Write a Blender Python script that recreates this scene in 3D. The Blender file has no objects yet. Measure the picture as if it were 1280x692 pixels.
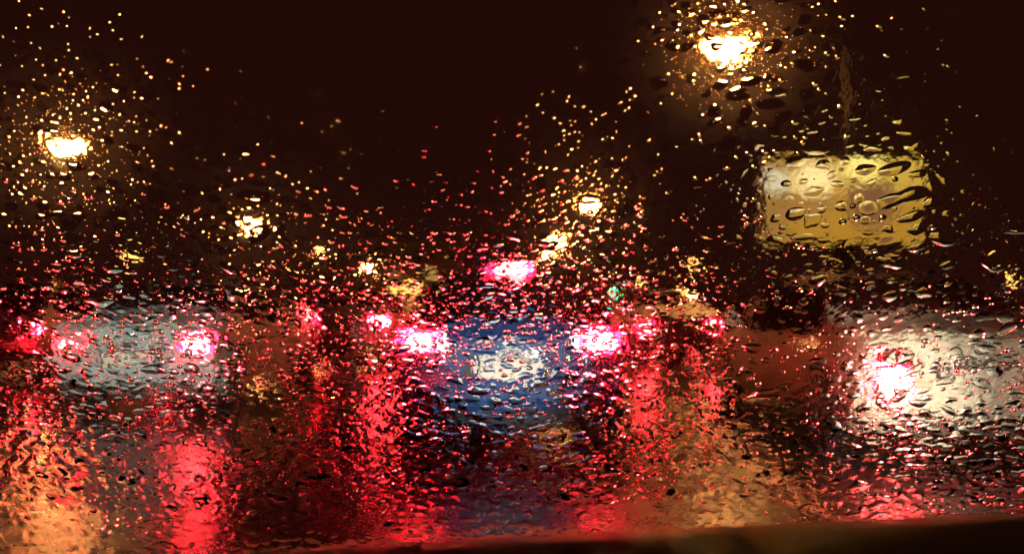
import bpy, bmesh, math, random
import numpy as np
from mathutils import Vector, Matrix

rng = np.random.default_rng(11)
random.seed(5)
sc = bpy.context.scene
C = sc.collection

# ------------------------------------------------------------------ camera
CAM = (0.0, 0.0, 1.20)
cam = bpy.data.cameras.new("camera")
cam.sensor_width = 36.0
cam.lens = 30.9
cam.clip_start = 0.02
cam.clip_end = 2000
cam.dof.use_dof = True
cam.dof.focus_distance = 0.41
cam.dof.aperture_fstop = 8.0          # a phone lens: just under 4 mm of real aperture
cam.dof.aperture_blades = 0
cam_o = bpy.data.objects.new("camera", cam)
C.objects.link(cam_o)
cam_o.location = CAM
cam_o.rotation_euler = (math.radians(90 + 1.5), 0, math.radians(0))
sc.camera = cam_o

# ------------------------------------------------------------------ night sky
w = bpy.data.worlds.new("World"); sc.world = w; w.use_nodes = True
nt = w.node_tree; nt.nodes.clear()
sky = nt.nodes.new("ShaderNodeTexSky"); sky.sky_type = 'NISHITA'; sky.sun_disc = False
sky.sun_elevation = math.radians(-6); sky.sun_rotation = math.radians(200)
b1 = nt.nodes.new("ShaderNodeBackground"); b1.inputs[1].default_value = 0.0005
nt.links.new(sky.outputs[0], b1.inputs[0])
b2 = nt.nodes.new("ShaderNodeBackground")           # sodium glow of the city on low rain cloud
b2.inputs[0].default_value = (1.0, 0.20, 0.13, 1); b2.inputs[1].default_value = 0.0165
ad = nt.nodes.new("ShaderNodeAddShader"); out = nt.nodes.new("ShaderNodeOutputWorld")
nt.links.new(b1.outputs[0], ad.inputs[0]); nt.links.new(b2.outputs[0], ad.inputs[1]); nt.links.new(ad.outputs[0], out.inputs[0])

# ------------------------------------------------------------------ exposure / sampling
sc.view_settings.view_transform = 'Standard'
sc.view_settings.look = 'None'
sc.view_settings.gamma = 1
sc.view_settings.exposure = 0.0
sc.view_settings.use_curve_mapping = False
sc.render.engine = 'CYCLES'
cy = sc.cycles
cy.max_bounces = 8; cy.transmission_bounces = 8; cy.glossy_bounces = 4; cy.diffuse_bounces = 2
cy.sample_clamp_indirect = 150; cy.sample_clamp_direct = 0
cy.blur_glossy = 0.3
cy.use_denoising = True
cy.use_adaptive_sampling = True; cy.adaptive_threshold = 0.03
cy.caustics_reflective = True; cy.caustics_refractive = True

# ------------------------------------------------------------------ materials
MATS = {}
def new_mat(name):
    m = bpy.data.materials.new(name); m.use_nodes = True
    m.node_tree.nodes.clear(); MATS[name] = m
    o = m.node_tree.nodes.new("ShaderNodeOutputMaterial")
    return m, m.node_tree, o
def node(nt, t, **kw):
    n = nt.nodes.new(t)
    for k, v in kw.items():
        if k in n.inputs.keys(): n.inputs[k].default_value = v
        else: setattr(n, k, v)
    return n
def principled(name, col, rough=0.5, metal=0.0, coat=0.0, noise=None, bump=None, noise_amt=0.25):
    m, nt, o = new_mat(name)
    p = node(nt, "ShaderNodeBsdfPrincipled", Roughness=rough, Metallic=metal)
    p.inputs["Coat Weight"].default_value = coat; p.inputs["Coat Roughness"].default_value = 0.05
    p.inputs["Base Color"].default_value = (*col, 1)
    tc = node(nt, "ShaderNodeTexCoord")
    if noise:
        n = node(nt, "ShaderNodeTexNoise", Scale=noise, Detail=5.0)
        nt.links.new(tc.outputs["Object"], n.inputs["Vector"])
        mx = node(nt, "ShaderNodeMix", data_type='RGBA')
        mx.inputs["A"].default_value = (*[c * (1 - noise_amt) for c in col], 1)
        mx.inputs["B"].default_value = (*[min(1, c * (1 + noise_amt)) for c in col], 1)
        nt.links.new(n.outputs["Fac"], mx.inputs[0])
        mx.inputs[6].default_value = (*[c * (1 - noise_amt) for c in col], 1)
        mx.inputs[7].default_value = (*[min(1, c * (1 + noise_amt)) for c in col], 1)
        nt.links.new(mx.outputs[2], p.inputs["Base Color"])
        mr = node(nt, "ShaderNodeMapRange"); mr.inputs[3].default_value = max(0, rough - .08); mr.inputs[4].default_value = min(1, rough + .12)
        nt.links.new(n.outputs["Fac"], mr.inputs[0]); nt.links.new(mr.outputs[0], p.inputs["Roughness"])
    if bump:
        n2 = node(nt, "ShaderNodeTexNoise", Scale=bump[0], Detail=6.0)
        nt.links.new(tc.outputs["Object"], n2.inputs["Vector"])
        b = node(nt, "ShaderNodeBump", Strength=bump[1], Distance=bump[2])
        nt.links.new(n2.outputs["Fac"], b.inputs["Height"]); nt.links.new(b.outputs[0], p.inputs["Normal"])
    nt.links.new(p.outputs[0], o.inputs[0])
    return m
def emitter(name, col, strength, lens=0.0):
    """a lamp behind a lens: brighter cells over the bulb, plus a glossy cover"""
    m, nt, o = new_mat(name)
    e = node(nt, "ShaderNodeEmission", Strength=strength); e.inputs[0].default_value = (*col, 1)
    nt.links.new(e.outputs[0], o.inputs[0])
    return m
def mp(name): return MATS[name]

principled("paint_blue", (0.002, 0.06, 0.25), 0.55, 0.0, 0.0, noise=6)
principled("paint_silver", (0.34, 0.45, 0.46), 0.5, 0.0, 0.1, noise=5, noise_amt=.1)
principled("paint_beige", (0.66, 0.58, 0.42), 0.5, 0.0, 0.1, noise=5, noise_amt=.1)
principled("paint_grey", (0.16, 0.18, 0.19), 0.5, 0.0, 0.1, noise=5)
principled("paint_maroon", (0.10, 0.02, 0.02), 0.35, 0.1, 0.7, noise=5)
principled("paint_white", (0.6, 0.6, 0.56), 0.4, 0.0, 0.6, noise=5, noise_amt=.08)
principled("paint_dark", (0.02, 0.012, 0.010), 0.25, 0.2, 0.6, noise=5)
principled("car_glass", (0.006, 0.006, 0.007), 0.05, 0.0, 0.0)
principled("black_plastic", (0.02, 0.02, 0.02), 0.55, noise=30)
principled("rubber", (0.015, 0.015, 0.015), 0.45, noise=40)
principled("chrome", (0.55, 0.55, 0.56), 0.15, 1.0)
principled("alloy", (0.4, 0.4, 0.42), 0.3, 0.9)
principled("plate_white", (0.66, 0.62, 0.50), 0.35, noise=8, noise_amt=.06)
principled("plate_frame", (0.03, 0.03, 0.035), 0.4)
principled("reflector_red", (0.35, 0.01, 0.02), 0.12, 0.0, 1.0)
principled("lens_red_dark", (0.20, 0.006, 0.012), 0.1, 0.0, 1.0)
principled("galvanised", (0.012, 0.012, 0.012), 0.6, 0.0, noise=8)
principled("concrete", (0.24, 0.23, 0.21), 0.7, noise=4, bump=(60, .3, .004))
principled("plaster", (0.10, 0.085, 0.07), 0.85, noise=1.5, bump=(30, .3, .01))
principled("plaster_dark", (0.03, 0.026, 0.024), 0.85, noise=1.5, bump=(30, .3, .01))
principled("window_dark", (0.01, 0.01, 0.012), 0.08)
principled("frame_metal", (0.08, 0.08, 0.08), 0.5, .5)
principled("leather", (0.030, 0.020, 0.016), 0.6, noise=20, bump=(160, .4, .001))
principled("bonnet_paint", (0.10, 0.06, 0.04), 0.6, 0.0, 0.0, noise=12, bump=(60, .25, .002))
principled("wiper_plastic", (0.20, 0.15, 0.12), 0.6, noise=60, bump=(220, .5, .002))
principled("leaf", (0.05, 0.07, 0.02), 0.6, noise=3)

emitter("glow_sodium", (1.0, 0.24, 0.030), 190)
emitter("glow_sodium_wide", (1.0, 0.26, 0.040), 200)
emitter("glow_arc", (1.0, 0.46, 0.13), 600)
emitter("glow_sodium_far", (1.0, 0.28, 0.045), 180)
emitter("glow_lowlamp", (1.0, 0.50, 0.10), 7)
emitter("glow_amber", (1.0, 0.55, 0.10), 3.0)
emitter("glow_brake", (1.0, 0.003, 0.013), 150)
emitter("glow_brake_far", (1.0, 0.003, 0.013), 150)
emitter("glow_bulb", (1.0, 0.045, 0.045), 230)
emitter("glow_tail", (1.0, 0.01, 0.015), 30)
emitter("glow_green", (0.0, 0.6, 0.24), 22)
emitter("glow_window", (1.0, 0.58, 0.14), .6)
emitter("glow_white", (1.0, 0.92, 0.7), 9)
emitter("glow_plate", (1.0, 0.9, 0.7), 25)

# wet asphalt
m, nt_, o_ = new_mat("wet_asphalt")
p = node(nt_, "ShaderNodeBsdfPrincipled", Roughness=.3)
tc = node(nt_, "ShaderNodeTexCoord")
n1 = node(nt_, "ShaderNodeTexNoise", Scale=.55, Detail=4.0)
n2 = node(nt_, "ShaderNodeTexNoise", Scale=70.0, Detail=4.0)
n3 = node(nt_, "ShaderNodeTexNoise", Scale=4.0, Detail=3.0)
for n in (n1, n2, n3): nt_.links.new(tc.outputs["Object"], n.inputs["Vector"])
cr = node(nt_, "ShaderNodeValToRGB"); cr.color_ramp.elements[0].color = (.018, .018, .018, 1); cr.color_ramp.elements[1].color = (.05, .048, .045, 1)
nt_.links.new(n2.outputs[0], cr.inputs[0]); nt_.links.new(cr.outputs[0], p.inputs["Base Color"])
mr = node(nt_, "ShaderNodeMapRange"); mr.inputs[1].default_value = .38; mr.inputs[2].default_value = .62; mr.inputs[3].default_value = .17; mr.inputs[4].default_value = .32
nt_.links.new(n1.outputs[0], mr.inputs[0]); nt_.links.new(mr.outputs[0], p.inputs["Roughness"])
b = node(nt_, "ShaderNodeBump", Strength=.35, Distance=.01)
nt_.links.new(n3.outputs[0], b.inputs["Height"]); nt_.links.new(b.outputs[0], p.inputs["Normal"])
p.inputs["Specular IOR Level"].default_value = .24
nt_.links.new(p.outputs[0], o_.inputs[0])

# backlit billboard print: yellow field, pale backlight glow painted into the colour, brown figure
m, nt_, o_ = new_mat("billboard_print_glow")
tc = node(nt_, "ShaderNodeTexCoord")
def blob(cx, cz, rx, rz, soft=1.0):
    mpn = node(nt_, "ShaderNodeMapping"); mpn.inputs["Location"].default_value = (-cx / rx, 0, -cz / rz); mpn.inputs["Scale"].default_value = (1 / rx, 0.0, 1 / rz)
    nt_.links.new(tc.outputs["Object"], mpn.inputs[0])
    g = node(nt_, "ShaderNodeTexGradient", gradient_type='SPHERICAL'); nt_.links.new(mpn.outputs[0], g.inputs[0])
    ps = node(nt_, "ShaderNodeMath", operation='POWER'); ps.inputs[1].default_value = soft; nt_.links.new(g.outputs["Fac"], ps.inputs[0])
    return ps.outputs[0]
def mixc(a, colb, fac, amt=1.0):
    mx = node(nt_, "ShaderNodeMix", data_type='RGBA')
    ml = node(nt_, "ShaderNodeMath", operation='MULTIPLY', use_clamp=True); ml.inputs[1].default_value = amt; nt_.links.new(fac, ml.inputs[0])
    nt_.links.new(ml.outputs[0], mx.inputs[0])
    if isinstance(a, tuple): mx.inputs[6].default_value = (*a, 1)
    else: nt_.links.new(a, mx.inputs[6])
    mx.inputs[7].default_value = (*colb, 1)
    return mx.outputs[2]
col = mixc((0.42, 0.20, 0.022), (0.30, 0.15, 0.035), blob(-1.75, -.5, .5, 2.4, .6), 1.0)
col = mixc(col, (0.62, 0.40, 0.055), blob(1.3, .8, 1.3, 1.0, .8), 1.1)
col = mixc(col, (0.20, 0.085, 0.035), blob(.75, -.1, .75, .8, .4), 1.25)
col = mixc(col, (0.30, 0.13, 0.05), blob(-.9, -.05, .8, .35, .5), .8)
col = mixc(col, (1.1, .80, .32), blob(-.7, .55, .85, .6, .9), 1.3)
col = mixc(col, (.75, .65, .42), blob(-1.75, .55, .5, .45, .7), 1.0)
col = mixc(col, (1.1, .85, .22), blob(.55, .85, .65, .55, .8), 1.3)
e = node(nt_, "ShaderNodeEmission", Strength=1.2)
nt_.links.new(col, e.inputs[0]); nt_.links.new(e.outputs[0], o_.inputs[0])

# windscreen: clear glass with a thin wet, slightly greasy film that scatters a few percent of the light
m, nt_, o_ = new_mat("windscreen_glass")
g1 = node(nt_, "ShaderNodeBsdfGlass", Roughness=0.0, IOR=1.45)
g2 = node(nt_, "ShaderNodeBsdfRefraction", Roughness=0.13, IOR=1.45)
g3 = node(nt_, "ShaderNodeBsdfRefraction", Roughness=0.34, IOR=1.45)
for g in (g1, g2, g3): g.inputs[0].default_value = (.97, .98, .97, 1)
tc = node(nt_, "ShaderNodeTexCoord")
nz = node(nt_, "ShaderNodeTexNoise", Scale=75.0, Detail=3.0); nt_.links.new(tc.outputs["Object"], nz.inputs["Vector"])
bp = node(nt_, "ShaderNodeBump", Strength=.16, Distance=.0012); nt_.links.new(nz.outputs[0], bp.inputs["Height"])
for g in (g1,): nt_.links.new(bp.outputs[0], g.inputs["Normal"])
mA = node(nt_, "ShaderNodeMixShader"); mA.inputs[0].default_value = .45
nt_.links.new(g2.outputs[0], mA.inputs[1]); nt_.links.new(g3.outputs[0], mA.inputs[2])
mB = node(nt_, "ShaderNodeMixShader"); mB.inputs[0].default_value = .017
nt_.links.new(g1.outputs[0], mB.inputs[1]); nt_.links.new(mA.outputs[0], mB.inputs[2]); nt_.links.new(mB.outputs[0], o_.inputs[0])

m, nt_, o_ = new_mat("rain_water")
g1 = node(nt_, "ShaderNodeBsdfGlass", Roughness=0.0, IOR=1.333); g1.inputs[0].default_value = (1, 1, 1, 1)
nt_.links.new(g1.outputs[0], o_.inputs[0])

# ------------------------------------------------------------------ object helpers
def link(name, me, mat=None, parent=None, loc=None, rot=None):
    ob = bpy.data.objects.new(name, me); C.objects.link(ob)
    if mat and me is not None and not me.materials: me.materials.append(mp(mat))
    if parent: ob.parent = parent
    if loc: ob.location = loc
    if rot: ob.rotation_euler = rot
    return ob
def empty(name, loc=(0, 0, 0), rz=0):
    ob = bpy.data.objects.new(name, None); C.objects.link(ob); ob.location = loc; ob.rotation_euler = (0, 0, rz)
    ob.empty_display_size = .2
    return ob
def tag(ob, label=None, cat=None, group=None, kind=None):
    if label: ob["label"] = label
    if cat: ob["category"] = cat
    if group: ob["group"] = group
    if kind: ob["kind"] = kind
    return ob
def bm_mesh(bm, name, smooth=False):
    me = bpy.data.meshes.new(name); bm.normal_update(); bm.to_mesh(me); bm.free()
    if smooth:
        for f in me.polygons: f.use_smooth = True
    return me
def box_bm(bm, c, s, rot=None, bev=0.0):
    r = bmesh.ops.create_cube(bm, size=1.0)
    M = Matrix.Translation(c) @ (rot.to_4x4() if rot else Matrix.Identity(4)) @ Matrix.Diagonal((*s, 1))
    bmesh.ops.transform(bm, matrix=M, verts=r["verts"])
    if bev:
        es = list({e for v in r["verts"] for e in v.link_edges})
        bmesh.ops.bevel(bm, geom=es, offset=bev, segments=2, affect='EDGES', profile=.6)
def box(name, c, s, mat, parent=None, bev=0.0, rot=None, smooth=False):
    bm = bmesh.new(); box_bm(bm, c, s, rot, bev)
    return link(name, bm_mesh(bm, name, smooth), mat, parent)
def tube_bm(bm, pts, radii, segs=10):
    rings = []
    for i, pt in enumerate(pts):
        pt = Vector(pt)
        d = (Vector(pts[min(i + 1, len(pts) - 1)]) - Vector(pts[max(i - 1, 0)])).normalized()
        a = d.orthogonal().normalized() if abs(d.z) > .99 else d.cross(Vector((0, 0, 1))).normalized()
        bb = d.cross(a)
        rings.append([bm.verts.new(pt + (a * math.cos(t) + bb * math.sin(t)) * radii[i]) for t in [2 * math.pi * k / segs for k in range(segs)]])
    for r0, r1 in zip(rings, rings[1:]):
        for k in range(segs):
            bm.faces.new((r0[k], r0[(k + 1) % segs], r1[(k + 1) % segs], r1[k]))
    bm.faces.new(rings[0][::-1]); bm.faces.new(rings[-1])
    bmesh.ops.recalc_face_normals(bm, faces=bm.faces)
def tube(name, pts, radii, mat, parent=None, segs=10):
    bm = bmesh.new(); tube_bm(bm, pts, radii, segs)
    return link(name, bm_mesh(bm, name, True), mat, parent)
def lathe_mesh(name, prof, axis='x', segs=24):
    """prof: (offset along axis, radius) pairs, swept round the axis"""
    bm = bmesh.new(); rings = []
    for a, r in prof:
        rings.append([bm.verts.new((a, r * math.cos(2 * math.pi * k / segs), r * math.sin(2 * math.pi * k / segs)) if axis == 'x'
                                   else (r * math.cos(2 * math.pi * k / segs), r * math.sin(2 * math.pi * k / segs), a)) for k in range(segs)])
    for r0, r1 in zip(rings, rings[1:]):
        for k in range(segs): bm.faces.new((r0[k], r0[(k + 1) % segs], r1[(k + 1) % segs], r1[k]))
    bm.faces.new(rings[0]); bm.faces.new(rings[-1][::-1])
    bmesh.ops.recalc_face_normals(bm, faces=bm.faces)
    return bm_mesh(bm, name, True)
def grid_sheet(name, x0, x1, y0, y1, z, mat, nx=2, ny=2, kind="structure"):
    bm = bmesh.new()
    vs = [[bm.verts.new((x0 + (x1 - x0) * i / nx, y0 + (y1 - y0) * j / ny, z)) for i in range(nx + 1)] for j in range(ny + 1)]
    for j in range(ny):
        for i in range(nx): bm.faces.new((vs[j][i], vs[j][i + 1], vs[j + 1][i + 1], vs[j + 1][i]))
    ob = link(name, bm_mesh(bm, name), mat); ob["kind"] = kind
    return ob

# ------------------------------------------------------------------ the setting
principled("soil", (0.03, 0.028, 0.024), 0.6, noise=.8, bump=(6, .4, .03))
grid_sheet("ground", -600, 600, -60, 1100, -0.01, "soil")
grid_sheet("road", -16.5, 7.2, -30, 420, 0.0, "wet_asphalt", 4, 40)
def slab(name, x0, x1, y0, y1, z1, mat):
    ob = box(name, ((x0 + x1) / 2, (y0 + y1) / 2, z1 / 2 - .02), (x1 - x0, y1 - y0, z1 + .04), mat, bev=.02); ob["kind"] = "structure"; return ob
principled("wet_paving", (0.11, 0.105, 0.10), 0.35, noise=2, bump=(8, .3, .01))
slab("pavement_right", 7.42, 12, -30, 420, .14, "wet_paving")
slab("kerb_right", 7.2, 7.4, -30, 420, .13, "concrete")
slab("pavement_left", -26, -16.72, -30, 420, .14, "wet_paving")
slab("kerb_left", -16.7, -16.5, -30, 420, .13, "concrete")
road = bpy.data.objects["road"]
principled("road_paint", (0.42, 0.42, 0.40), 0.4, noise=9, noise_amt=.4)
dash_me = None
for lx in (-9.2, -5.6, -1.9, 1.75, 5.4):
    for k in range(9):
        y = 4.5 + 9 * k
        bm = bmesh.new()
        if dash_me is None:
            vs = [bm.verts.new(v) for v in ((-.06, 0, 0), (.06, 0, 0), (.06, 3, 0), (-.06, 3, 0))]; bm.faces.new(vs)
            dash_me = bm_mesh(bm, "lane_dash"); dash_me.materials.append(mp("road_paint"))
        else: bm.free()
        link("lane_dash", dash_me, None, road, loc=(lx, y, .004))

# ------------------------------------------------------------------ cars
WHEEL = {}
def wheel_meshes():
    if WHEEL: return WHEEL
    WHEEL["tyre"] = lathe_mesh("tyre", [(-.10, .20), (-.10, .29), (-.07, .315), (.07, .315), (.10, .29), (.10, .20)])
    WHEEL["tyre"].materials.append(mp("rubber"))
    bm = bmesh.new()
    tube_bm(bm, [(-.085, 0, 0), (.085, 0, 0)], [.205, .205], 20)
    for k in range(5):
        a = 2 * math.pi * k / 5
        for s in (-1, 1):
            box_bm(bm, (s * .092, .11 * math.cos(a), .11 * math.sin(a)), (.02, .2, .05), Matrix.Rotation(a, 3, 'X'), .006)
    for s in (-1, 1): tube_bm(bm, [(s * .08, 0, 0), (s * .108, 0, 0)], [.05, .04], 12)
    WHEEL["rim"] = bm_mesh(bm, "rim"); WHEEL["rim"].materials.append(mp("alloy"))
    return WHEEL

STYLES = {
 # (y, ztop) profile from the tail to the nose, belt height, length, half width
 "hatch": dict(prof=[(0, .90), (.05, .96), (.14, 1.04), (.32, 1.22), (.52, 1.38), (.85, 1.45), (1.4, 1.48), (2.0, 1.46), (2.3, 1.36), (2.65, 1.16), (2.95, .98), (3.4, .90), (3.75, .80), (3.92, .66), (3.98, .55)],
               belt=.95, rear=(2, 5), front=(7, 10), roof=(4, 8), W=.88),
 "sedan": dict(prof=[(0, .86), (.04, .94), (.15, .99), (.55, 1.01), (.80, 1.10), (1.15, 1.31), (1.40, 1.40), (1.9, 1.44), (2.45, 1.42), (2.75, 1.30), (3.10, 1.12), (3.40, .97), (4.0, .88), (4.35, .76), (4.5, .60), (4.54, .5)],
               belt=.93, rear=(4, 6), front=(8, 11), roof=(4, 9), W=.90),
}
def build_car(name, style, paint, loc, rz, label, glow="glow_brake", lit=True, high=True, lampspec=(.66, .84, .30, .14), plate_z=.64, group="cars queuing ahead on the wet road", mirror_lamp=False, plate_w=.52, plate_h=.13, dim=0, bulb=(.46, .55)):
    st = STYLES[style]; prof = st["prof"]; W = st["W"]; belt0 = st["belt"]; L = prof[-1][0]
    root = empty(name, loc, rz); tag(root, label, "car", group)
    # body loft
    rings = []
    for y, zt in prof:
        t = y / L
        wf = 1 - .07 * max(0, 1 - y / .22) ** 1.5 - .16 * max(0, (t - .82) / .18) ** 1.6
        w_ = W * wf
        belt = min(belt0, zt - .02)
        up = min(1, max(0, (zt - belt) / .48))
        wt = w_ * (.955 - .24 * up)
        sill = .24 + .10 * max(0, 1 - y / .15) + .06 * max(0, (t - .93) / .07)
        hz = belt - sill
        half = [(w_ * .55, sill - .02), (w_ * .88, sill), (w_ * .965, sill + .14 * hz), (w_ * 1.0, sill + .42 * hz), (w_ * .995, sill + .68 * hz), (w_ * .955, belt),
                (wt + .012, zt - .075 * up - .006), (wt * .93, zt - .022 * up - .004), (wt * .6, zt - .006)]
        ring = [(0, sill - .02)] + half + [(0, zt)] + [(-a, b_) for a, b_ in half[::-1]]
        rings.append([(a, y, b_) for a, b_ in ring])
    n = len(rings[0])
    bm = bmesh.new()
    V = [[bm.verts.new(c) for c in r] for r in rings]
    for i in range(len(V) - 1):
        for k in range(n):
            bm.faces.new((V[i][k], V[i + 1][k], V[i + 1][(k + 1) % n], V[i][(k + 1) % n]))
    bm.faces.new(V[0]); bm.faces.new(V[-1][::-1])
    bmesh.ops.recalc_face_normals(bm, faces=bm.faces)
    body = link("body", bm_mesh(bm, "body", True), paint, root)
    mod = body.modifiers.new("edge", 'EDGE_SPLIT'); mod.split_angle = math.radians(38)
    # window panels: offset copies of loft faces
    def panel(nm, i0, i1, ks, inset=.05):
        bm = bmesh.new()
        for i in range(i0, i1):
            for k in ks:
                q = [Vector(rings[i][k]), Vector(rings[i + 1][k]), Vector(rings[i + 1][(k + 1) % n]), Vector(rings[i][(k + 1) % n])]
                nn = (q[1] - q[0]).cross(q[3] - q[0])
                if nn.length < 1e-7: nn = (q[2] - q[1]).cross(q[0] - q[1])
                nn.normalize()
                c = sum(q, Vector()) / 4
                outw = Vector((c.x, 0, c.z - .8))
                if nn.dot(outw) < 0: nn = -nn
                bm.faces.new([bm.verts.new(v + nn * .006) for v in q])
        bmesh.ops.remove_doubles(bm, verts=bm.verts, dist=.002)
        return link(nm, bm_mesh(bm, nm, True), "car_glass", root)
    i0, i1 = st["rear"]; panel("rear_window", i0, i1, [7, 8, 9, 10, 11, 12])
    i0, i1 = st["front"]; panel("front_windscreen", i0, i1, [7, 8, 9, 10, 11, 12])
    i0, i1 = st["roof"]
    mid = (i0 + i1) // 2 + 1
    for ks in ([6], [n - 7]):
        panel("side_window", i0, mid, ks); panel("side_window", mid, i1, ks)
    # rear face details (rear plane y = 0, -y points at us)
    bm = bmesh.new()
    npt = 9
    prof_b = [(.34, .02), (.37, -.05), (.46, -.085), (.57, -.085), (.62, -.05), (.63, .02)]
    rows = []
    for k in range(npt):
        a = -1 + 2 * k / (npt - 1)
        x = a * W * .985; cur = .16 * abs(a) ** 4
        rows.append([bm.verts.new((x, yy + cur, zz)) for zz, yy in prof_b])
    for r0, r1 in zip(rows, rows[1:]):
        for k in range(len(prof_b) - 1): bm.faces.new((r0[k], r1[k], r1[k + 1], r0[k + 1]))
    bmesh.ops.recalc_face_normals(bm, faces=bm.faces)
    bumper = link("bumper", bm_mesh(bm, "bumper", True), paint, root)
    box("diffuser", (0, -.02, .33), (1.25, .06, .10), "black_plastic", root, .015)
    for s in (-1, 1): box("reflector", (s * .62, -.078, .42), (.16, .02, .035), "reflector_red", bumper, .006)
    zp = plate_z
    rec = box("plate_recess", (0, -.004, zp + .01), (plate_w + .16, .03, .19 + plate_h - .13), "black_plastic", root, .012)
    if zp < .64: rec.location.y = -.085
    pl = box("number_plate", (0, rec.location.y - .024, zp), (plate_w, .012, plate_h), "plate_white", root, .004)
    bm = bmesh.new()
    for (cx, cz, sx, sz) in ((0, plate_h / 2 + .004, plate_w + .02, .008), (0, -plate_h / 2 - .004, plate_w + .02, .008), (plate_w / 2 + .006, 0, .008, plate_h), (-plate_w / 2 - .006, 0, .008, plate_h)):
        box_bm(bm, (cx, rec.location.y - .026, zp + cz), (sx, .016, sz))
    link("plate_frame", bm_mesh(bm, "plate_frame"), "plate_frame", pl)
    box("boot_handle", (0, rec.location.y - .022, zp + plate_h / 2 + .055), (.46, .03, .022), "chrome", root, .006)
    box("badge", (0, -.03, zp + plate_h / 2 + .145), (.10, .014, .055), "chrome", root, .012)
    lx, lz, lw, lh = lampspec
    for s in (-1, 1):
        # housing wraps round the corner; the lit brake bulb cell sits inside it
        bm = bmesh.new(); rows = []
        for k in range(7):
            a = k / 6
            x = s * (lx - lw * .55 + lw * 1.25 * a)
            yb = -.022 + .16 * max(0, (a - .55) / .45) ** 2
            hh = lh * (.62 + .14 * math.sin(a * math.pi))
            rows.append([bm.verts.new((x, yb + .05, lz - hh)), bm.verts.new((x, yb - .01, lz - hh)), bm.verts.new((x, yb - .02, lz)), bm.verts.new((x, yb - .01, lz + hh)), bm.verts.new((x, yb + .05, lz + hh))])
        for r0, r1 in zip(rows, rows[1:]):
            for k in range(4): bm.faces.new((r0[k], r1[k], r1[k + 1], r0[k + 1]))
        bm.faces.new(rows[0]); bm.faces.new(rows[-1])
        bmesh.ops.recalc_face_normals(bm, faces=bm.faces)
        tl = link("taillight", bm_mesh(bm, "taillight", True), "lens_red_dark", root)
        if lit:
            box("brake_lamp", (s * (lx + .01), -.052, lz - .005), (lw * .88, .02, lh * .86), "glow_tail" if s == dim else glow, tl, .012)
            box("brake_bulb", (s * (lx + .01), -.066, lz - .005), (lw * bulb[0] * (.5 if s == dim else 1), .012, lh * bulb[1] * (.5 if s == dim else 1)), "glow_bulb", tl, .005)
        box("reverse_lamp", (s * (lx - lw * .43), -.050, lz), (lw * .14, .016, lh * .8), "chrome", tl, .006)
    if high:
        i1 = st["rear"][1]; yy, zz = prof[i1]
        sp = box("brake_light_housing", (0, yy - .10, zz + .005), (.52, .10, .04), paint, root, .012)
        hb = box("high_brake_light", (0, yy - .156, zz + .002), (.36, .012, .034), glow, sp, .004)
        box("high_brake_bulb", (0, yy - .164, zz + .002), (.24, .006, .018), "glow_bulb", sp, .002)
    tube("exhaust", [(.45, -.09, .27), (.45, .3, .27)], [.032, .032], "chrome", root)
    box("tailgate_seam", (0, -.0035, .64), (W * 1.5, .006, .006), "black_plastic", root)
    tube("aerial", [(0, 1.5, prof[6][1] - .01), (0, 1.36, prof[6][1] + .16)], [.006, .003], "black_plastic", root, 6)
    wm = wheel_meshes()
    for yy in (.74, L - .80):
        for s in (-1, 1):
            arch = lathe_mesh("wheel_arch", [(-.015, .36), (.015, .36)], 'x', 20)
            link("wheel_arch", arch, "black_plastic", root, loc=(s * (W * .985), yy, .34))
            wl = empty("wheel", (s * (W * .91), yy, .315)); wl.parent = root
            link("tyre", wm["tyre"], None, wl); link("rim", wm["rim"], None, wl)
    for s in (-1, 1):
        mr_ = box("door_mirror", (s * (W + .09), L * .60, 1.0), (.20, .10, .14), paint, root, .03)
        box("mirror_glass", (s * (W + .09), L * .60 - .053, 1.0), (.16, .006, .10), "car_glass", mr_)
        for yy in (L * .33, L * .50): box("door_handle", (s * (W * .985), yy, .82), (.03, .16, .025), paint, root, .008)
    return root

build_car("hatchback_car", "hatch", "paint_blue", (-.02, 6.6, 0), 0, "blue hatchback with pale number plate straight ahead, high brake light lit", lampspec=(.655, .90, .36, .16), plate_z=.66, plate_h=.16)
build_car("saloon_car", "sedan", "paint_silver", (-3.9, 9.1, 0), math.radians(-1), "silver saloon in the left lane beside the blue hatchback, both brake lights glaring", lampspec=(.64, .76, .36, .15), plate_z=.60, high=False, dim=-1)
build_car("saloon_car", "sedan", "paint_beige", (3.32, 6.2, 0), math.radians(1), "pale beige saloon close by in the right lane, boot lit up", lampspec=(.66, .64, .26, .30), plate_z=.66, bulb=(.7, .75), high=False)
build_car("saloon_car", "sedan", "paint_grey", (-3.05, 16.0, 0), 0, "grey saloon seen in the gap between silver saloon and blue hatchback", glow="glow_brake_far", lampspec=(.62, .84, .36, .16), high=False)
build_car("saloon_car", "sedan", "paint_silver", (3.12, 16.4, 0), 0, "small silver saloon farther on, between blue hatchback and beige saloon", glow="glow_brake_far", lampspec=(.62, .70, .30, .13), plate_z=.60, high=False)
build_car("hatchback_car", "hatch", "paint_white", (-7.55, 12.6, 0), 0, "white hatchback cut off by the left edge of the view", glow="glow_brake_far", lampspec=(.66, .80, .22, .13), high=False)
build_car("hatchback_car", "hatch", "paint_maroon", (.3, 30, 0), 0, "maroon hatchback hidden behind the blue hatchback, only its glow showing", glow="glow_brake_far", group="cars farther along the road", high=True)
build_car("saloon_car", "sedan", "paint_dark", (-7.4, 34, 0), 0, "dark saloon farther along the second lane from left", glow="glow_brake_far", group="cars farther along the road", high=True)
build_car("saloon_car", "sedan", "paint_dark", (6.0, 33, 0), 0, "dark saloon far off near the right kerb, red lights small", glow="glow_brake_far", group="cars farther along the road", high=False)
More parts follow.
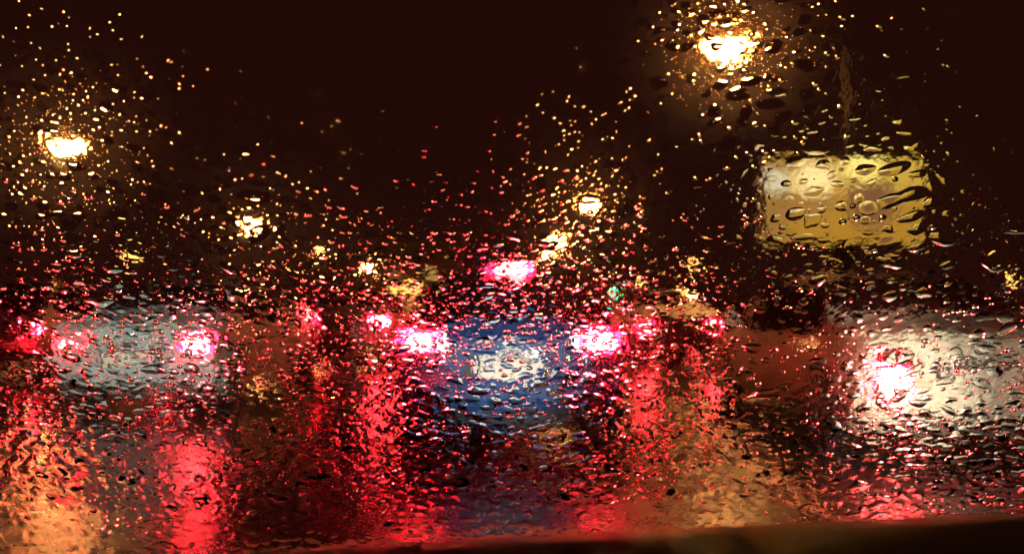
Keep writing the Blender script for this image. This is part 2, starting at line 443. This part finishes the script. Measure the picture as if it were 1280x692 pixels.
build_car("hatchback_car", "hatch", "paint_dark", (-11.2, 27, 0), 0, "dark hatchback far off above the silver saloon's left brake light", glow="glow_brake_far", group="cars farther along the road", high=True)

# unseen cars added level with ours in the lanes either side: their headlights light the tails ahead of them
def beside(x, paint, label, beams):
    c = build_car("saloon_car", "sedan", paint, (x, -2.3, 0), 0, label, lit=False, high=False, group="unseen cars added level with ours for their headlights")
    for (lx, e, target) in beams:
        h = box("headlight", (lx, 4.47, .62), (.36, .06, .15), "chrome", c, .03)
        ld = bpy.data.lights.new("headlight_beam", 'SPOT'); ld.energy = e; ld.color = (1.0, .92, .76); ld.spot_size = math.radians(27); ld.spot_blend = 1.0; ld.shadow_soft_size = .07
        lo = bpy.data.objects.new("headlight_beam", ld); C.objects.link(lo); lo.parent = c; lo.location = (lx, 4.56, .62)
        lo.rotation_euler = (Vector(target) - Vector((x + lx, 2.26, .62))).to_track_quat('-Z', 'Y').to_euler()
beside(3.4, "paint_dark", "unseen dark saloon level with ours in the right lane, added for its headlights", ((-.66, 1200, (2.5, 6.2, .58)), (.66, 230, (3.3, 6.2, .60))))
beside(-3.75, "paint_grey", "unseen grey saloon level with ours in the left lane, added for its headlights", ((-.66, 600, (-4.0, 9.1, .62)), (.66, 950, (-3.7, 9.1, .64))))

# ------------------------------------------------------------------ street lamps
def street_lamp(x, y, h, side, label, glow="glow_sodium", size=(1.3, .66), arc=True):
    root = empty("street_lamp", (x - side * 0, y, 0)); tag(root, label, "street lamp", "sodium street lamps along the road")
    px = side * 3.2
    tube("base", [(px, 0, 0), (px, 0, 1.1), (px, 0, 1.2)], [.16, .16, .10], "galvanised", root, 12)
    pts = [(px, 0, 1.15), (px, 0, h * .55), (px, 0, h - .30)]; rad = [.095, .08, .065]
    for k in range(1, 7):
        a = k / 6 * math.pi / 2
        pts.append((px - side * .55 * (1 - math.cos(a)), 0, h - .30 + .55 * math.sin(a))); rad.append(.055)
    pts.append((side * .40, 0, h + .07)); rad.append(.045)
    tube("pole", pts, rad, "galvanised", root, 12)
    bm = bmesh.new(); rows = []
    for k in range(9):
        a = k / 8; xx = side * (.42 - .84 * a)
        ww = size[1] * .62 * math.sin(math.pi * min(1, .18 + .72 * a)) ** .7
        hh = .05 + .10 * math.sin(math.pi * min(1, .15 + .8 * a))
        rows.append([bm.verts.new((xx, ww * math.cos(t), h + .02 + max(0, hh * math.sin(t)))) for t in [math.pi * j / 8 for j in range(9)]])
    for r0, r1 in zip(rows, rows[1:]):
        for k in range(8): bm.faces.new((r0[k], r0[k + 1], r1[k + 1], r1[k]))
        bm.faces.new((r0[8], r0[0], r1[0], r1[8]))
    bm.faces.new(rows[0]); bm.faces.new(rows[-1])
    bmesh.ops.recalc_face_normals(bm, faces=bm.faces)
    head = link("lamp_head", bm_mesh(bm, "lamp_head", True), "galvanised", root)
    # bowl refractor, bulging below the head
    bm = bmesh.new()
    bmesh.ops.create_uvsphere(bm, u_segments=16, v_segments=10, radius=1)
    bmesh.ops.delete(bm, geom=[v for v in bm.verts if v.co.z > .05], context='VERTS')
    bmesh.ops.transform(bm, matrix=Matrix.Translation((-side * .06, 0, h + .015)) @ Matrix.Diagonal((size[0] / 2, size[1] / 2, .46, 1)), verts=bm.verts)
    link("lamp_bowl", bm_mesh(bm, "lamp_bowl", True), glow, head)
    bm = bmesh.new()
    bmesh.ops.create_uvsphere(bm, u_segments=12, v_segments=8, radius=1)
    bmesh.ops.transform(bm, matrix=Matrix.Translation((-side * .06, 0, h - .20)) @ Matrix.Diagonal((size[0] * .30, size[1] * .50, .26, 1)), verts=bm.verts)
    if arc: link("arc_tube", bm_mesh(bm, "arc_tube", True), "glow_arc", head)
    else: bm.free()
    return root
street_lamp(5.95, 23.8, 8.2, 1, "nearest street lamp on the right, glaring white at the top of the view")
street_lamp(5.35, 60, 8.0, 1, "second street lamp from the right kerb, above the beige saloon's lane", "glow_sodium")
street_lamp(5.4, 97, 8.0, 1, "third street lamp along the right kerb, small and yellow", "glow_sodium_far")
street_lamp(5.4, 134, 8.0, 1, "farthest street lamp along the right kerb", "glow_sodium_far")
street_lamp(-19.4, 38, 8.0, -1, "nearest street lamp on the left, bright at the view's left edge", "glow_sodium_wide", (1.5, .8))
street_lamp(-23.4, 79, 8.0, -1, "second street lamp on the left pavement, above the silver saloon", "glow_sodium_wide", (1.6, .8))
street_lamp(-23.4, 108, 7.0, -1, "third street lamp on the left, small above the gap between cars", "glow_sodium_far", (.8, .4))
street_lamp(-23.4, 142, 6.5, -1, "farthest street lamp on the left side of the road", "glow_sodium_far", (.8, .4))

# ------------------------------------------------------------------ billboard
bb = empty("billboard", (8.74, 23.2, 0), math.radians(-6)); tag(bb, "backlit yellow billboard on a steel post over the right pavement", "billboard")
tube("post", [(0, .25, .1), (0, .25, 2.8)], [.14, .12], "galvanised", bb, 14)
box("base_plate", (0, .25, .15), (.6, .6, .05), "galvanised", bb, .01)
box("cabinet", (0, .2, 3.85), (4.2, .30, 2.40), "frame_metal", bb, .03)
face = box("printed_face", (0, 0, 0), (4.04, .02, 2.22), "billboard_print_glow", bb, .004)
face.location = (0, .035, 3.85)
bm = bmesh.new()
for (cx, cz, sx, sz) in ((0, 1.16, 4.22, .08), (0, -1.16, 4.22, .08), (2.07, 0, .08, 2.24), (-2.07, 0, .08, 2.24)):
    box_bm(bm, (cx, .02, 3.85 + cz), (sx, .09, sz), None, .01)
link("frame", bm_mesh(bm, "frame"), "frame_metal", bb)
for sx in (-1.1, 1.1): tube("brace", [(sx, .4, 2.9), (0, .25, 2.1)], [.04, .04], "galvanised", bb, 8)

# ------------------------------------------------------------------ traffic light
tl = empty("traffic_light", (8.15, 70, 0)); tag(tl, "small traffic signal showing green beyond the blue hatchback", "traffic light")
tube("post", [(0, 0, .1), (0, 0, 3.2)], [.07, .06], "galvanised", tl, 10)
hd = box("signal_head", (0, -.12, 2.25), (.56, .22, 1.55), "black_plastic", tl, .03)
for i, (z, mt) in enumerate(((2.75, "lens_red_dark"), (2.25, "window_dark"), (1.75, "glow_green"))):
    me = lathe_mesh("signal_lens", [(0, .22), (.03, .17), (.045, .06)], 'z', 18); 
    link("signal_lens", me, mt, hd, loc=(0, -.235, z), rot=(math.radians(90), 0, 0))
    vis = lathe_mesh("visor", [(0, .235), (.16, .24)], 'z', 18)
    bm = bmesh.new(); bm.from_mesh(vis); 
    bmesh.ops.delete(bm, geom=[f for f in bm.faces if len(f.verts) > 4 or f.calc_center_median().y < -.09], context='FACES')
    bm.to_mesh(vis); bm.free()
    link("visor", vis, "black_plastic", hd, loc=(0, -.235, z), rot=(math.radians(90), 0, 0))

# ------------------------------------------------------------------ buildings
def building(name, x0, x1, y, depth, h, wall_mat, label, rows, cols, lit, sign=None, rz=0, shop=None):
    cx = (x0 + x1) / 2; W_ = x1 - x0
    root = empty(name, (cx, y, 0), rz); tag(root, label, "building", "buildings along the street")
    box("wall", (0, depth / 2, h / 2 + .1), (W_, depth, h), wall_mat, root, .03)
    rf = box("roof", (0, depth / 2, h + .18), (W_ + .5, depth + .5, .22), "concrete", root, .03)
    box("parapet", (0, .05, h + .62), (W_ + .3, .25, .66), wall_mat, rf, .02)
    cw = W_ / cols; top0 = 4.3
    ch = (h - top0 - .4) / rows
    for r in range(rows):
        for c in range(cols):
            wx = -W_ / 2 + cw * (c + .5); wz = top0 + ch * (r + .5)
            ww, wh = cw * .5, ch * .58
            wn = box("window", (wx, -.02, wz), (ww, .08, wh), "glow_window" if (r, c) in lit else "window_dark", root, .005)
            bm = bmesh.new()
            for (ax, az, sx, sz) in ((0, wh / 2, ww + .16, .1), (0, -wh / 2, ww + .16, .1), (ww / 2, 0, .1, wh - .1), (-ww / 2, 0, .1, wh - .1), (0, 0, .06, wh - .1)):
                box_bm(bm, (wx + ax, -.075, wz + az), (sx, .09, sz))
            link("frame", bm_mesh(bm, "frame"), "frame_metal", wn)
            box("sill", (wx, -.12, wz - wh / 2 - .10), (ww + .3, .22, .08), "concrete", wn, .01)
    for k in range(shop or 0):
        sw = W_ / shop; sx = -W_ / 2 + sw * (k + .5)
        s_ = box("shop_window", (sx - sw * .08, -.02, 1.65), (sw * .62, .1, 2.3), "glow_window" if sign and k in sign else "window_dark", root, .01)
        for q in (-.5, 0, .5): box("mullion", (sx - sw * .08 + q * sw * .62, -.09, 1.65), (.09, .08, 2.36), "frame_metal", s_)
        d_ = box("door", (sx + sw * .37, -.03, 1.25), (sw * .16, .1, 2.2), "frame_metal", root, .01)
        box("handle", (sx + sw * .31, -.11, 1.2), (.04, .06, .4), "chrome", d_)
        if sign and k in sign:
            box("fascia_sign", (sx, -.12, 3.35), (sw * .86, .22, .8), sign[k], root, .02)
    return root
building("shop_building", -30.5, -9.5, 165, 12, 11, "plaster", "pale shop building closing the street far ahead, its signs lit yellow", 2, 6, {(0, 4)}, {1: "glow_amber", 2: "glow_amber"}, math.radians(4), 3)
for (x, y, h, side, lb) in ((-38.8, 90, 6.0, -1, "small lone street lamp far left, low above the silver saloon"),
                            (23.2, 112, 6.0, 1, "small far street lamp between the middle lamp and the billboard"),
                            (21.5, 145, 4.5, 1, "low far lamp just right of the green traffic signal"),
                            (70, 154, 4.0, 1, "low yellow far lamp beneath the yellow billboard"),
                            (80, 140, 5.0, 1, "pale far lamp at the right edge below billboard height")):
    street_lamp(x, y, h, side, lb, "glow_lowlamp", (1.7, .9), arc=False)

# ------------------------------------------------------------------ our own car: windscreen, bonnet, wiper, dashboard, headlights
own = empty("foreground_car", (0, 0, 0)); tag(own, "brown car we look out of, its rain-covered windscreen filling the view", "car")
RAKE = math.radians(65)
SY, SZ = .42, 1.20
CURV = .25
def S(u, v):
    """point on the outer face of the windscreen and its outward normal"""
    u = np.asarray(u, float); v = np.asarray(v, float)
    c, s = math.cos(RAKE), math.sin(RAKE)
    off = -CURV * u * u                        # wraps towards the cabin at the sides
    x = u; y = SY - v * c + off * s; z = SZ + v * s + off * c
    nx = 2 * CURV * u; ny = np.full_like(u, s) + 0 * v; nz = np.full_like(u, c) + 0 * v
    l = np.sqrt(nx * nx + ny * ny + nz * nz)
    P = np.stack([x + 0 * v, y, z], -1); N = np.stack([nx / l + 0 * v, ny / l, nz / l], -1)
    return P, N
def windscreen():
    nu, nv = 56, 36
    U, Vv = np.meshgrid(np.linspace(-.62, .62, nu), np.linspace(-.34, .30, nv))
    P, N = S(U.ravel(), Vv.ravel())
    outer = P; inner = P - N * .005
    verts = np.vstack([outer, inner]); faces = []
    n0 = nu * nv
    for j in range(nv - 1):
        for i in range(nu - 1):
            a = j * nu + i
            faces.append((a, a + 1, a + nu + 1, a + nu)); faces.append((n0 + a, n0 + a + nu, n0 + a + nu + 1, n0 + a + 1))
    for i in range(nu - 1):
        a, b_ = i, (nv - 1) * nu + i
        faces.append((a, n0 + a, n0 + a + 1, a + 1)); faces.append((b_, b_ + 1, n0 + b_ + 1, n0 + b_))
    for j in range(nv - 1):
        a, b_ = j * nu, j * nu + nu - 1
        faces.append((a, a + nu, n0 + a + nu, n0 + a)); faces.append((b_, n0 + b_, n0 + b_ + nu, b_ + nu))
    me = bpy.data.meshes.new("windscreen"); me.from_pydata(verts.tolist(), [], faces); me.update()
    bm = bmesh.new(); bm.from_mesh(me); bmesh.ops.recalc_face_normals(bm, faces=bm.faces); bm.to_mesh(me); bm.free()
    for p_ in me.polygons: p_.use_smooth = True
    ob = link("windscreen", me, "windscreen_glass", own)
    md = ob.modifiers.new("edge", 'EDGE_SPLIT'); md.split_angle = math.radians(40)
    tag(ob, "rain-covered windscreen")
    return ob
windscreen()
# bonnet: a sheet falling away ahead of the glass, raised along its rear lip
bm = bmesh.new(); rows = []
for j in range(16):
    t = j / 15; y = .66 + 1.42 * t
    row = []
    for i in range(25):
        x = -.85 + 1.7 * i / 24
        z = .992 - .07 * (x / .85) ** 2 + .045 * x - .1625 * (y - .7) - .094 * (y - .7) ** 2
        row.append(bm.verts.new((x, y - .12 * x * x, z)))
    rows.append(row)
for r0, r1 in zip(rows, rows[1:]):
    for i in range(24): bm.faces.new((r0[i], r0[i + 1], r1[i + 1], r1[i]))
link("bonnet", bm_mesh(bm, "bonnet", True), "bonnet_paint", own)
bm = bmesh.new(); rows = []
for j in range(6):
    t = j / 5
    rows.append([bm.verts.new((-.62 + 1.24 * i / 16, .575 + .082 * t - (.25 - .13 * t) * (-.62 + 1.24 * i / 16) ** 2, .895 + .09 * t - .03 * math.sin(t * math.pi) - .10 * (-.62 + 1.24 * i / 16) ** 2)) for i in range(17)])
for r0, r1 in zip(rows, rows[1:]):
    for i in range(16): bm.faces.new((r0[i], r0[i + 1], r1[i + 1], r1[i]))
link("cowl", bm_mesh(bm, "cowl", True), "black_plastic", own)
# front end below the bonnet (out of view from the seat)
box("nose", (0, 2.00, .36), (1.56, .20, .34), "bonnet_paint", own, .06)
for s in (-1, 1):
    hl = box("headlight", (s * .62, 2.13, .44), (.34, .05, .14), "chrome", own, .02)
    ld = bpy.data.lights.new("headlight_beam", 'SPOT'); ld.energy = 480; ld.color = (1.0, .93, .80); ld.spot_size = math.radians(19); ld.spot_blend = 1.0; ld.shadow_soft_size = .06
    lo = bpy.data.objects.new("headlight_beam", ld); C.objects.link(lo); lo.parent = own
    lo.location = (s * .62, 2.20, .46); lo.rotation_euler = (Vector((-.02, 6.6, .82)) - lo.location).to_track_quat('-Z', 'Y').to_euler()
# dashboard under the glass: a rounded lip close to the lens, falling away to the foot of the windscreen
bm = bmesh.new(); rows = []
dprof = [(.06, 1.02), (.10, 1.075), (.15, 1.120), (.19, 1.135), (.22, 1.1385), (.25, 1.133), (.30, 1.105), (.38, 1.04), (.46, .96), (.55, .89)]
for yy, zz in dprof:
    row = []
    for i in range(25):
        x = -.60 + 1.2 * i / 24
        row.append(bm.verts.new((x, yy - .10 * x * x, zz + .055 * x - .04 * max(0, x - .10) ** 2)))
    rows.append(row)
for r0, r1 in zip(rows, rows[1:]):
    for i in range(24): bm.faces.new((r0[i], r0[i + 1], r1[i + 1], r1[i]))
link("dashboard", bm_mesh(bm, "dashboard", True), "leather", own)

# ------------------------------------------------------------------ rain on the windscreen
def smooth_noise(seed, n=14):
    r = np.random.default_rng(seed); g = r.random((n, n))
    def f(u, v):
        a = (np.clip((u + .5) / 1.0, 0, .999)) * (n - 1); b_ = np.clip((v + .3) / .55, 0, .999) * (n - 1)
        i, j = int(a), int(b_); fa, fb = a - i, b_ - j
        fa = fa * fa * (3 - 2 * fa); fb = fb * fb * (3 - 2 * fb)
        return (g[i, j] * (1 - fa) + g[i + 1, j] * fa) * (1 - fb) + (g[i, j + 1] * (1 - fa) + g[i + 1, j + 1] * fa) * fb
    return f
nsz, ncov, nang = smooth_noise(1), smooth_noise(2, 20), smooth_noise(3, 10)
K = .90                                   # drop scale
UMIN, UMAX, VMIN, VMAX = -.46, .46, -.22, .18
CELL = .0046
gridh = {}
drops = []      # u, v, a (half length), b (half width), angle
def try_add(u, v, a, b_, ang, gap=1.0):
    ex, ey = abs(a * math.cos(ang)) + abs(b_ * math.sin(ang)), abs(a * math.sin(ang)) + abs(b_ * math.cos(ang))
    i0, i1 = int((u - ex - .006 - UMIN) / CELL), int((u + ex + .006 - UMIN) / CELL)
    j0, j1 = int((v - ey - .006 - VMIN) / CELL), int((v + ey + .006 - VMIN) / CELL)
    for i in range(i0, i1 + 1):
        for j in range(j0, j1 + 1):
            for q in gridh.get((i, j), ()):
                U_, V_, A, B, T = q
                dx, dy = U_ - u, V_ - v; d = math.hypot(dx, dy) + 1e-9; th = math.atan2(dy, dx)
                r1 = a * b_ / math.sqrt((b_ * math.cos(th - ang)) ** 2 + (a * math.sin(th - ang)) ** 2)
                r2 = A * B / math.sqrt((B * math.cos(th - T)) ** 2 + (A * math.sin(th - T)) ** 2)
                if d < (r1 + r2) * gap: return False
    d = (u, v, a, b_, ang); drops.append(d)
    gridh.setdefault((int((u - UMIN) / CELL), int((v - VMIN) / CELL)), []).append(d)
    return True
def bump_(u, v, cu, cv, ru, rv): return math.exp(-((u - cu) / ru) ** 2 - ((v - cv) / rv) ** 2)
def scatter(n_try, lo, hi, power, gap, elong, cover):
    for _ in range(n_try):
        u = random.uniform(UMIN, UMAX); v = random.uniform(VMIN, VMAX)
        if random.random() > cover(u, v): continue
        t = random.random() ** power
        size = K * (lo + (hi - lo) * t) * (.75 + .5 * nsz(u, v))
        # coalesced drops grow towards the foot of the glass and in a patch on the right
        size *= 1.0 + .55 * max(0, min(1, (-.015 - v) / .13)) - .08 * max(0, min(1, (v - .04) / .11)) + .35 * bump_(u, v, .18, .065, .08, .07)
        el = 1 + random.random() * elong
        ang = math.radians(random.gauss(0, 14) + 38 * max(-1, min(1, u / .34)) * (.6 + .4 * nang(u, v)))
        try_add(u, v, size * math.sqrt(el), size / math.sqrt(el), ang, gap)
def cov(u, v):
    k = .7 + .3 * max(0, min(1, (.10 - v) / .12))
    k *= .15 + 1.25 * ncov(u, v)
    k *= 1 - .72 * bump_(u, v, .165, .052, .055, .04)       # a clearer patch, drained by the big drops
    if v < -.11: k *= max(.2, 1 - (-.11 - v) / .03)          # swept by the blade at the foot
    return k
def cov_big(u, v):
    return .5 + .5 * bump_(u, v, .20, .07, .11, .08) - .3 * max(0, min(1, (v - .09) / .08))
scatter(1100, .0026, .0048, 1.7, 1.02, 2.0, cov_big)
scatter(11000, .0017, .0034, 1.4, .98, 1.2, cov)
scatter(30000, .0009, .0018, 1.0, .97, .9, cov)
n_main = len(drops)
scatter(40000, .00035, .0008, 1.0, 1.0, .5, lambda u, v: cov(u, v) * (1 - .55 * max(0, min(1, (v - .0) / .06))))

# merged water: on the lower glass the drops run together into a rippling, patchy sheet
FU0, FU1, FV0, FV1, FD = -.40, .40, -.21, .03, .00075
fnu, fnv = int((FU1 - FU0) / FD) + 1, int((FV1 - FV0) / FD) + 1
def band_noise(seed, lu, lv):
    r = np.random.default_rng(seed)
    f = np.fft.fft2(r.normal(size=(fnv, fnu)))
    ku = np.fft.fftfreq(fnu, FD)[None, :] * lu; kv = np.fft.fftfreq(fnv, FD)[:, None] * lv
    k = np.sqrt(ku ** 2 + kv ** 2)
    n = np.real(np.fft.ifft2(f * np.exp(-((k - .9) / .62) ** 2)))
    return n / n.std()
FUU, FVV = np.meshgrid(FU0 + FD * np.arange(fnu), FV0 + FD * np.arange(fnv))
fn = .8 * band_noise(4, .0092, .0060) + .40 * band_noise(5, .0054, .0038) + .35 * band_noise(6, .022, .012)
fn /= fn.std()
big_patch = band_noise(7, .09, .05)
low = np.clip((-.022 - FVV) / .05, 0, 1)
thr = 1.55 - 1.32 * low - .45 * big_patch * np.clip(low * 3, 0, 1)
edge = np.clip((FVV - FV0) / .01, 0, 1) * np.clip((FU1 - np.abs(FUU)) / .02, 0, 1)
thr = thr + 5 * (1 - edge)
smooth_foot = 1 - .62 * np.clip((-.100 - FVV) / .025, 0, 1)
FA = .00025
film_h = FA * smooth_foot * (fn - thr)
film_h = np.where(film_h > 0, film_h / (1 + film_h / .0011), film_h)
def film_at(u, v):
    i, j = int((u - FU0) / FD), int((v - FV0) / FD)
    return film_h[j, i] if 0 <= i < fnu and 0 <= j < fnv else -1
keep = [film_at(d[0], d[1]) < -.5 * d[3] * .12 for d in drops]
n_keep_main = sum(keep[:n_main])
drops = [d for d, k_ in zip(drops, keep) if k_]; n_main = n_keep_main
def build_film():
    pos = film_h > 0
    cell = pos[:-1, :-1] | pos[1:, :-1] | pos[:-1, 1:] | pos[1:, 1:]
    P, N = S(FUU, FVV)
    top = (P + N * (np.maximum(film_h, 0) + .00011)[..., None]).reshape(-1, 3)
    bot = (P + N * .00011).reshape(-1, 3)
    jj, ii = np.nonzero(cell)
    a = jj * fnu + ii; q = np.stack([a, a + 1, a + fnu + 1, a + fnu], 1)
    used = np.unique(q); remap = np.full(fnu * fnv, -1); remap[used] = np.arange(len(used)); q = remap[q]
    verts = np.vstack([top[used], bot[used]]); faces = np.vstack([q, q[:, ::-1] + len(used)])
    me = bpy.data.meshes.new("water_film")
    me.vertices.add(len(verts)); me.vertices.foreach_set("co", verts.reshape(-1).astype(np.float32))
    me.loops.add(faces.size); me.loops.foreach_set("vertex_index", faces.ravel().astype(np.int32))
    me.polygons.add(len(faces)); me.polygons.foreach_set("loop_start", np.arange(0, faces.size, 4, dtype=np.int32)); me.polygons.foreach_set("loop_total", np.full(len(faces), 4, np.int32))
    me.polygons.foreach_set("use_smooth", np.ones(len(faces), bool))
    me.update(calc_edges=True); me.materials.append(mp("rain_water"))
    print("film faces", len(faces))
    ob = link("water_film", me); tag(ob, "rippling sheet of merged rain water over the lower windscreen", "rain", kind="stuff")
build_film()

def drop_geometry(ds, rings, segs, seed):
    """all vertices of a set of drops: domed cap on a flat foot, uneven outline, belly sagging downhill"""
    r = np.random.default_rng(seed)
    D = np.array(ds); n = len(D)
    th = np.linspace(0, 2 * np.pi, segs, endpoint=False)
    rho = np.array([1 - (1 - k / rings) ** 1.25 for k in range(1, rings + 1)])
    u, v, a, b_, ang = D.T
    size = np.sqrt(a * b_)
    amp = np.clip((size - .0005) / .0023, 0, 1)[:, None]
    out = np.ones((n, segs))
    for h in (2, 3, 4, 5):
        out += amp * r.normal(0, .20 / h, (n, 1)) * np.cos(h * th[None] + r.uniform(0, 6.28, (n, 1)))
    out = np.clip(out, .6, 1.35)
    bend = amp * r.normal(0, .25, (n, 1))
    H = size * (.06 + .30 * r.random(n) ** 1.35) * np.where(size > .0017, .38, 1.0)
    pw = r.uniform(.75, 1.05, n)
    sag = r.uniform(.05, .35, n)
    X = rho[None, :, None] * out[:, None, :] * np.cos(th)[None, None, :]
    Y = rho[None, :, None] * out[:, None, :] * np.sin(th)[None, None, :]
    Y = Y + bend[:, :, None] * (X ** 2 - .3) * rho[None, :, None]
    lx, ly = X * a[:, None, None], Y * b_[:, None, None]
    ca, sa = np.cos(ang)[:, None, None], np.sin(ang)[:, None, None]
    du, dv = lx * ca - ly * sa, lx * sa + ly * ca
    hh = H[:, None, None] * (1 - rho[None, :, None] ** 2) ** pw[:, None, None] * (1 - sag[:, None, None] * dv / size[:, None, None] * .6)
    hh = np.maximum(hh, 0)
    UU, VV = u[:, None, None] + du, v[:, None, None] + dv
    P, N = S(UU, VV)
    LIFT = .00012
    ringP = P + N * (hh[..., None] + LIFT)
    cP, cN = S(u, v)
    cP = cP + cN * (H + LIFT)[:, None]
    foot = P[:, -1] + N[:, -1] * LIFT
    nv_ = 1 + rings * segs + segs
    verts = np.empty((n, nv_, 3))
    verts[:, 0] = cP; verts[:, 1:1 + rings * segs] = ringP.reshape(n, -1, 3); verts[:, 1 + rings * segs:] = foot
    k = np.arange(segs); k2 = (k + 1) % segs
    tris = [np.stack([np.zeros(segs, int), 1 + k, 1 + k2], 1)]
    quads = []
    for q in range(rings - 1):
        quads.append(np.stack([1 + q * segs + k, 1 + (q + 1) * segs + k, 1 + (q + 1) * segs + k2, 1 + q * segs + k2], 1))
    return verts, tris[0], (np.vstack(quads) if quads else np.zeros((0, 4), int)), (1 + rings * segs + k)[::-1]
def mesh_from(name, verts, tri, quad, foot):
    n, nv_, _ = verts.shape
    off = (np.arange(n) * nv_)[:, None]
    loops = np.concatenate([np.concatenate([(tri.ravel()[None] + off), (quad.ravel()[None] + off), (foot[None] + off)], 1).ravel()])
    sizes1 = np.concatenate([np.full(len(tri), 3), np.full(len(quad), 4), [len(foot)]])
    sizes = np.tile(sizes1, n)
    starts = np.concatenate([[0], np.cumsum(sizes)[:-1]])
    me = bpy.data.meshes.new(name)
    me.vertices.add(n * nv_); me.vertices.foreach_set("co", verts.reshape(-1).astype(np.float32))
    me.loops.add(len(loops)); me.loops.foreach_set("vertex_index", loops.astype(np.int32))
    me.polygons.add(len(sizes)); me.polygons.foreach_set("loop_start", starts.astype(np.int32)); me.polygons.foreach_set("loop_total", sizes.astype(np.int32))
    sm = np.tile(np.concatenate([np.ones(len(tri) + len(quad), bool), [False]]), n)
    me.polygons.foreach_set("use_smooth", sm)
    me.update(calc_edges=True); me.validate()
    me.materials.append(mp("rain_water"))
    return me

# which drops show largest from the seat: those become things of their own
F = 1100.0
def proj(u, v):
    P, _ = S(np.array([u]), np.array([v])); x, y, z = P[0]
    return 640 + F * x / y, 375 - F * (z - 1.2) / y, y
main = drops[:n_main]
info = []
for i, d in enumerate(main):
    px, py, dist = proj(d[0], d[1])
    if 6 < px < 1274 and 6 < py < 640: info.append((d[2] * d[3] / dist ** 2, i, px, py))
info.sort(reverse=True)
big = info[:300]; bigset = {q[1] for q in big}
ZONES = [  # what a drop lies in front of, as seen from the seat
    ((950, 1160, 190, 310), "over the yellow billboard"),
    ((945, 1165, 150, 190), "just above the yellow billboard"),
    ((830, 1000, 0, 150), "around the glaring street lamp at the top"),
    ((1165, 1280, 0, 190), "in the top right corner of the glass"),
    ((1000, 1165, 0, 150), "between top street lamp and top right corner"),
    ((1160, 1280, 190, 400), "right of the yellow billboard"),
    ((940, 1160, 310, 400), "just below the yellow billboard"),
    ((1050, 1280, 400, 540), "over the beige saloon"),
    ((1050, 1280, 540, 692), "over the road behind the beige saloon"),
    ((780, 1050, 310, 500), "over the small silver saloon"),
    ((780, 1050, 500, 692), "over the orange sheen on the road"),
    ((560, 720, 400, 510), "over the blue hatchback's tail"),
    ((480, 780, 310, 400), "over the blue hatchback's rear window"),
    ((480, 780, 400, 510), "over a brake light of the blue hatchback"),
    ((480, 780, 510, 692), "over the dark road under the blue hatchback"),
    ((330, 480, 310, 500), "over the grey saloon in the gap"),
    ((330, 480, 500, 692), "over the red sheen left of the hatchback"),
    ((60, 330, 380, 520), "over the silver saloon"),
    ((110, 330, 520, 692), "over the road behind the silver saloon"),
    ((0, 110, 520, 692), "over the golden sheen at bottom left"),
    ((0, 60, 310, 520), "over the white hatchback at the left edge"),
    ((0, 240, 90, 310), "around the nearest left street lamp"),
    ((0, 240, 0, 90), "in the top left corner of the glass"),
    ((240, 420, 200, 380), "around the second left street lamp"),
    ((420, 700, 150, 310), "in the dark glass above the blue hatchback"),
    ((240, 700, 0, 200), "in the black glass at the top"),
    ((700, 830, 0, 310), "around the small street lamp in the middle"),
    ((60, 330, 310, 380), "above the silver saloon's roof"),
    ((830, 950, 150, 310), "left of the yellow billboard"),
]
def zone(px, py):
    for (x0, x1, y0, y1), t in ZONES:
        if x0 <= px < x1 and y0 <= py < y1: return t
    return "in the middle of the glass"
named = {}
for rank, (_, i, px, py) in enumerate(big):
    d = main[i]
    v_, t_, q_, f_ = drop_geometry([d], 6, 20, 9000 + i)
    c0 = v_[0, 0].copy()
    me = mesh_from("water_drop", v_ - c0, t_, q_, f_)
    ob = link("water_drop", me, None, None, loc=tuple(c0))
    asp = d[2] / d[3]; dg = math.degrees(d[4])
    shape = "long" if asp > 1.6 else ("oval" if asp > 1.25 else "round")
    if shape != "round": shape += " level" if abs(dg) < 10 else (" upward-slanting" if dg > 0 else " downward-slanting")
    named.setdefault(f"{'very large' if rank < 60 else 'large'} {shape} drop {zone(px, py)}", []).append((px, ob))
ORD = ["leftmost", "second from left", "third from left", "fourth from left", "fifth from left", "sixth from left", "seventh from left", "eighth from left", "ninth from left"]
for lb, obs in named.items():
    obs.sort(key=lambda t: t[0])
    for k, (_, ob) in enumerate(obs):
        tail = "" if len(obs) == 1 else (", rightmost" if k == len(obs) - 1 else ", " + ORD[min(k, 8)])
        tag(ob, lb + tail, "rain drop", "large rain drops on the windscreen")
rest = [d for i, d in enumerate(main) if i not in bigset]
v_, t_, q_, f_ = drop_geometry(rest, 4, 14, 77)
ob = link("rain_drops", mesh_from("rain_drops", v_, t_, q_, f_)); tag(ob, "countless smaller rain drops covering the windscreen", "rain", kind="stuff")
v_, t_, q_, f_ = drop_geometry(drops[n_main:], 2, 8, 78)
ob = link("fine_rain_spray", mesh_from("fine_rain_spray", v_, t_, q_, f_)); tag(ob, "fine spray of tiny droplets between the rain drops on glass", "rain", kind="stuff")
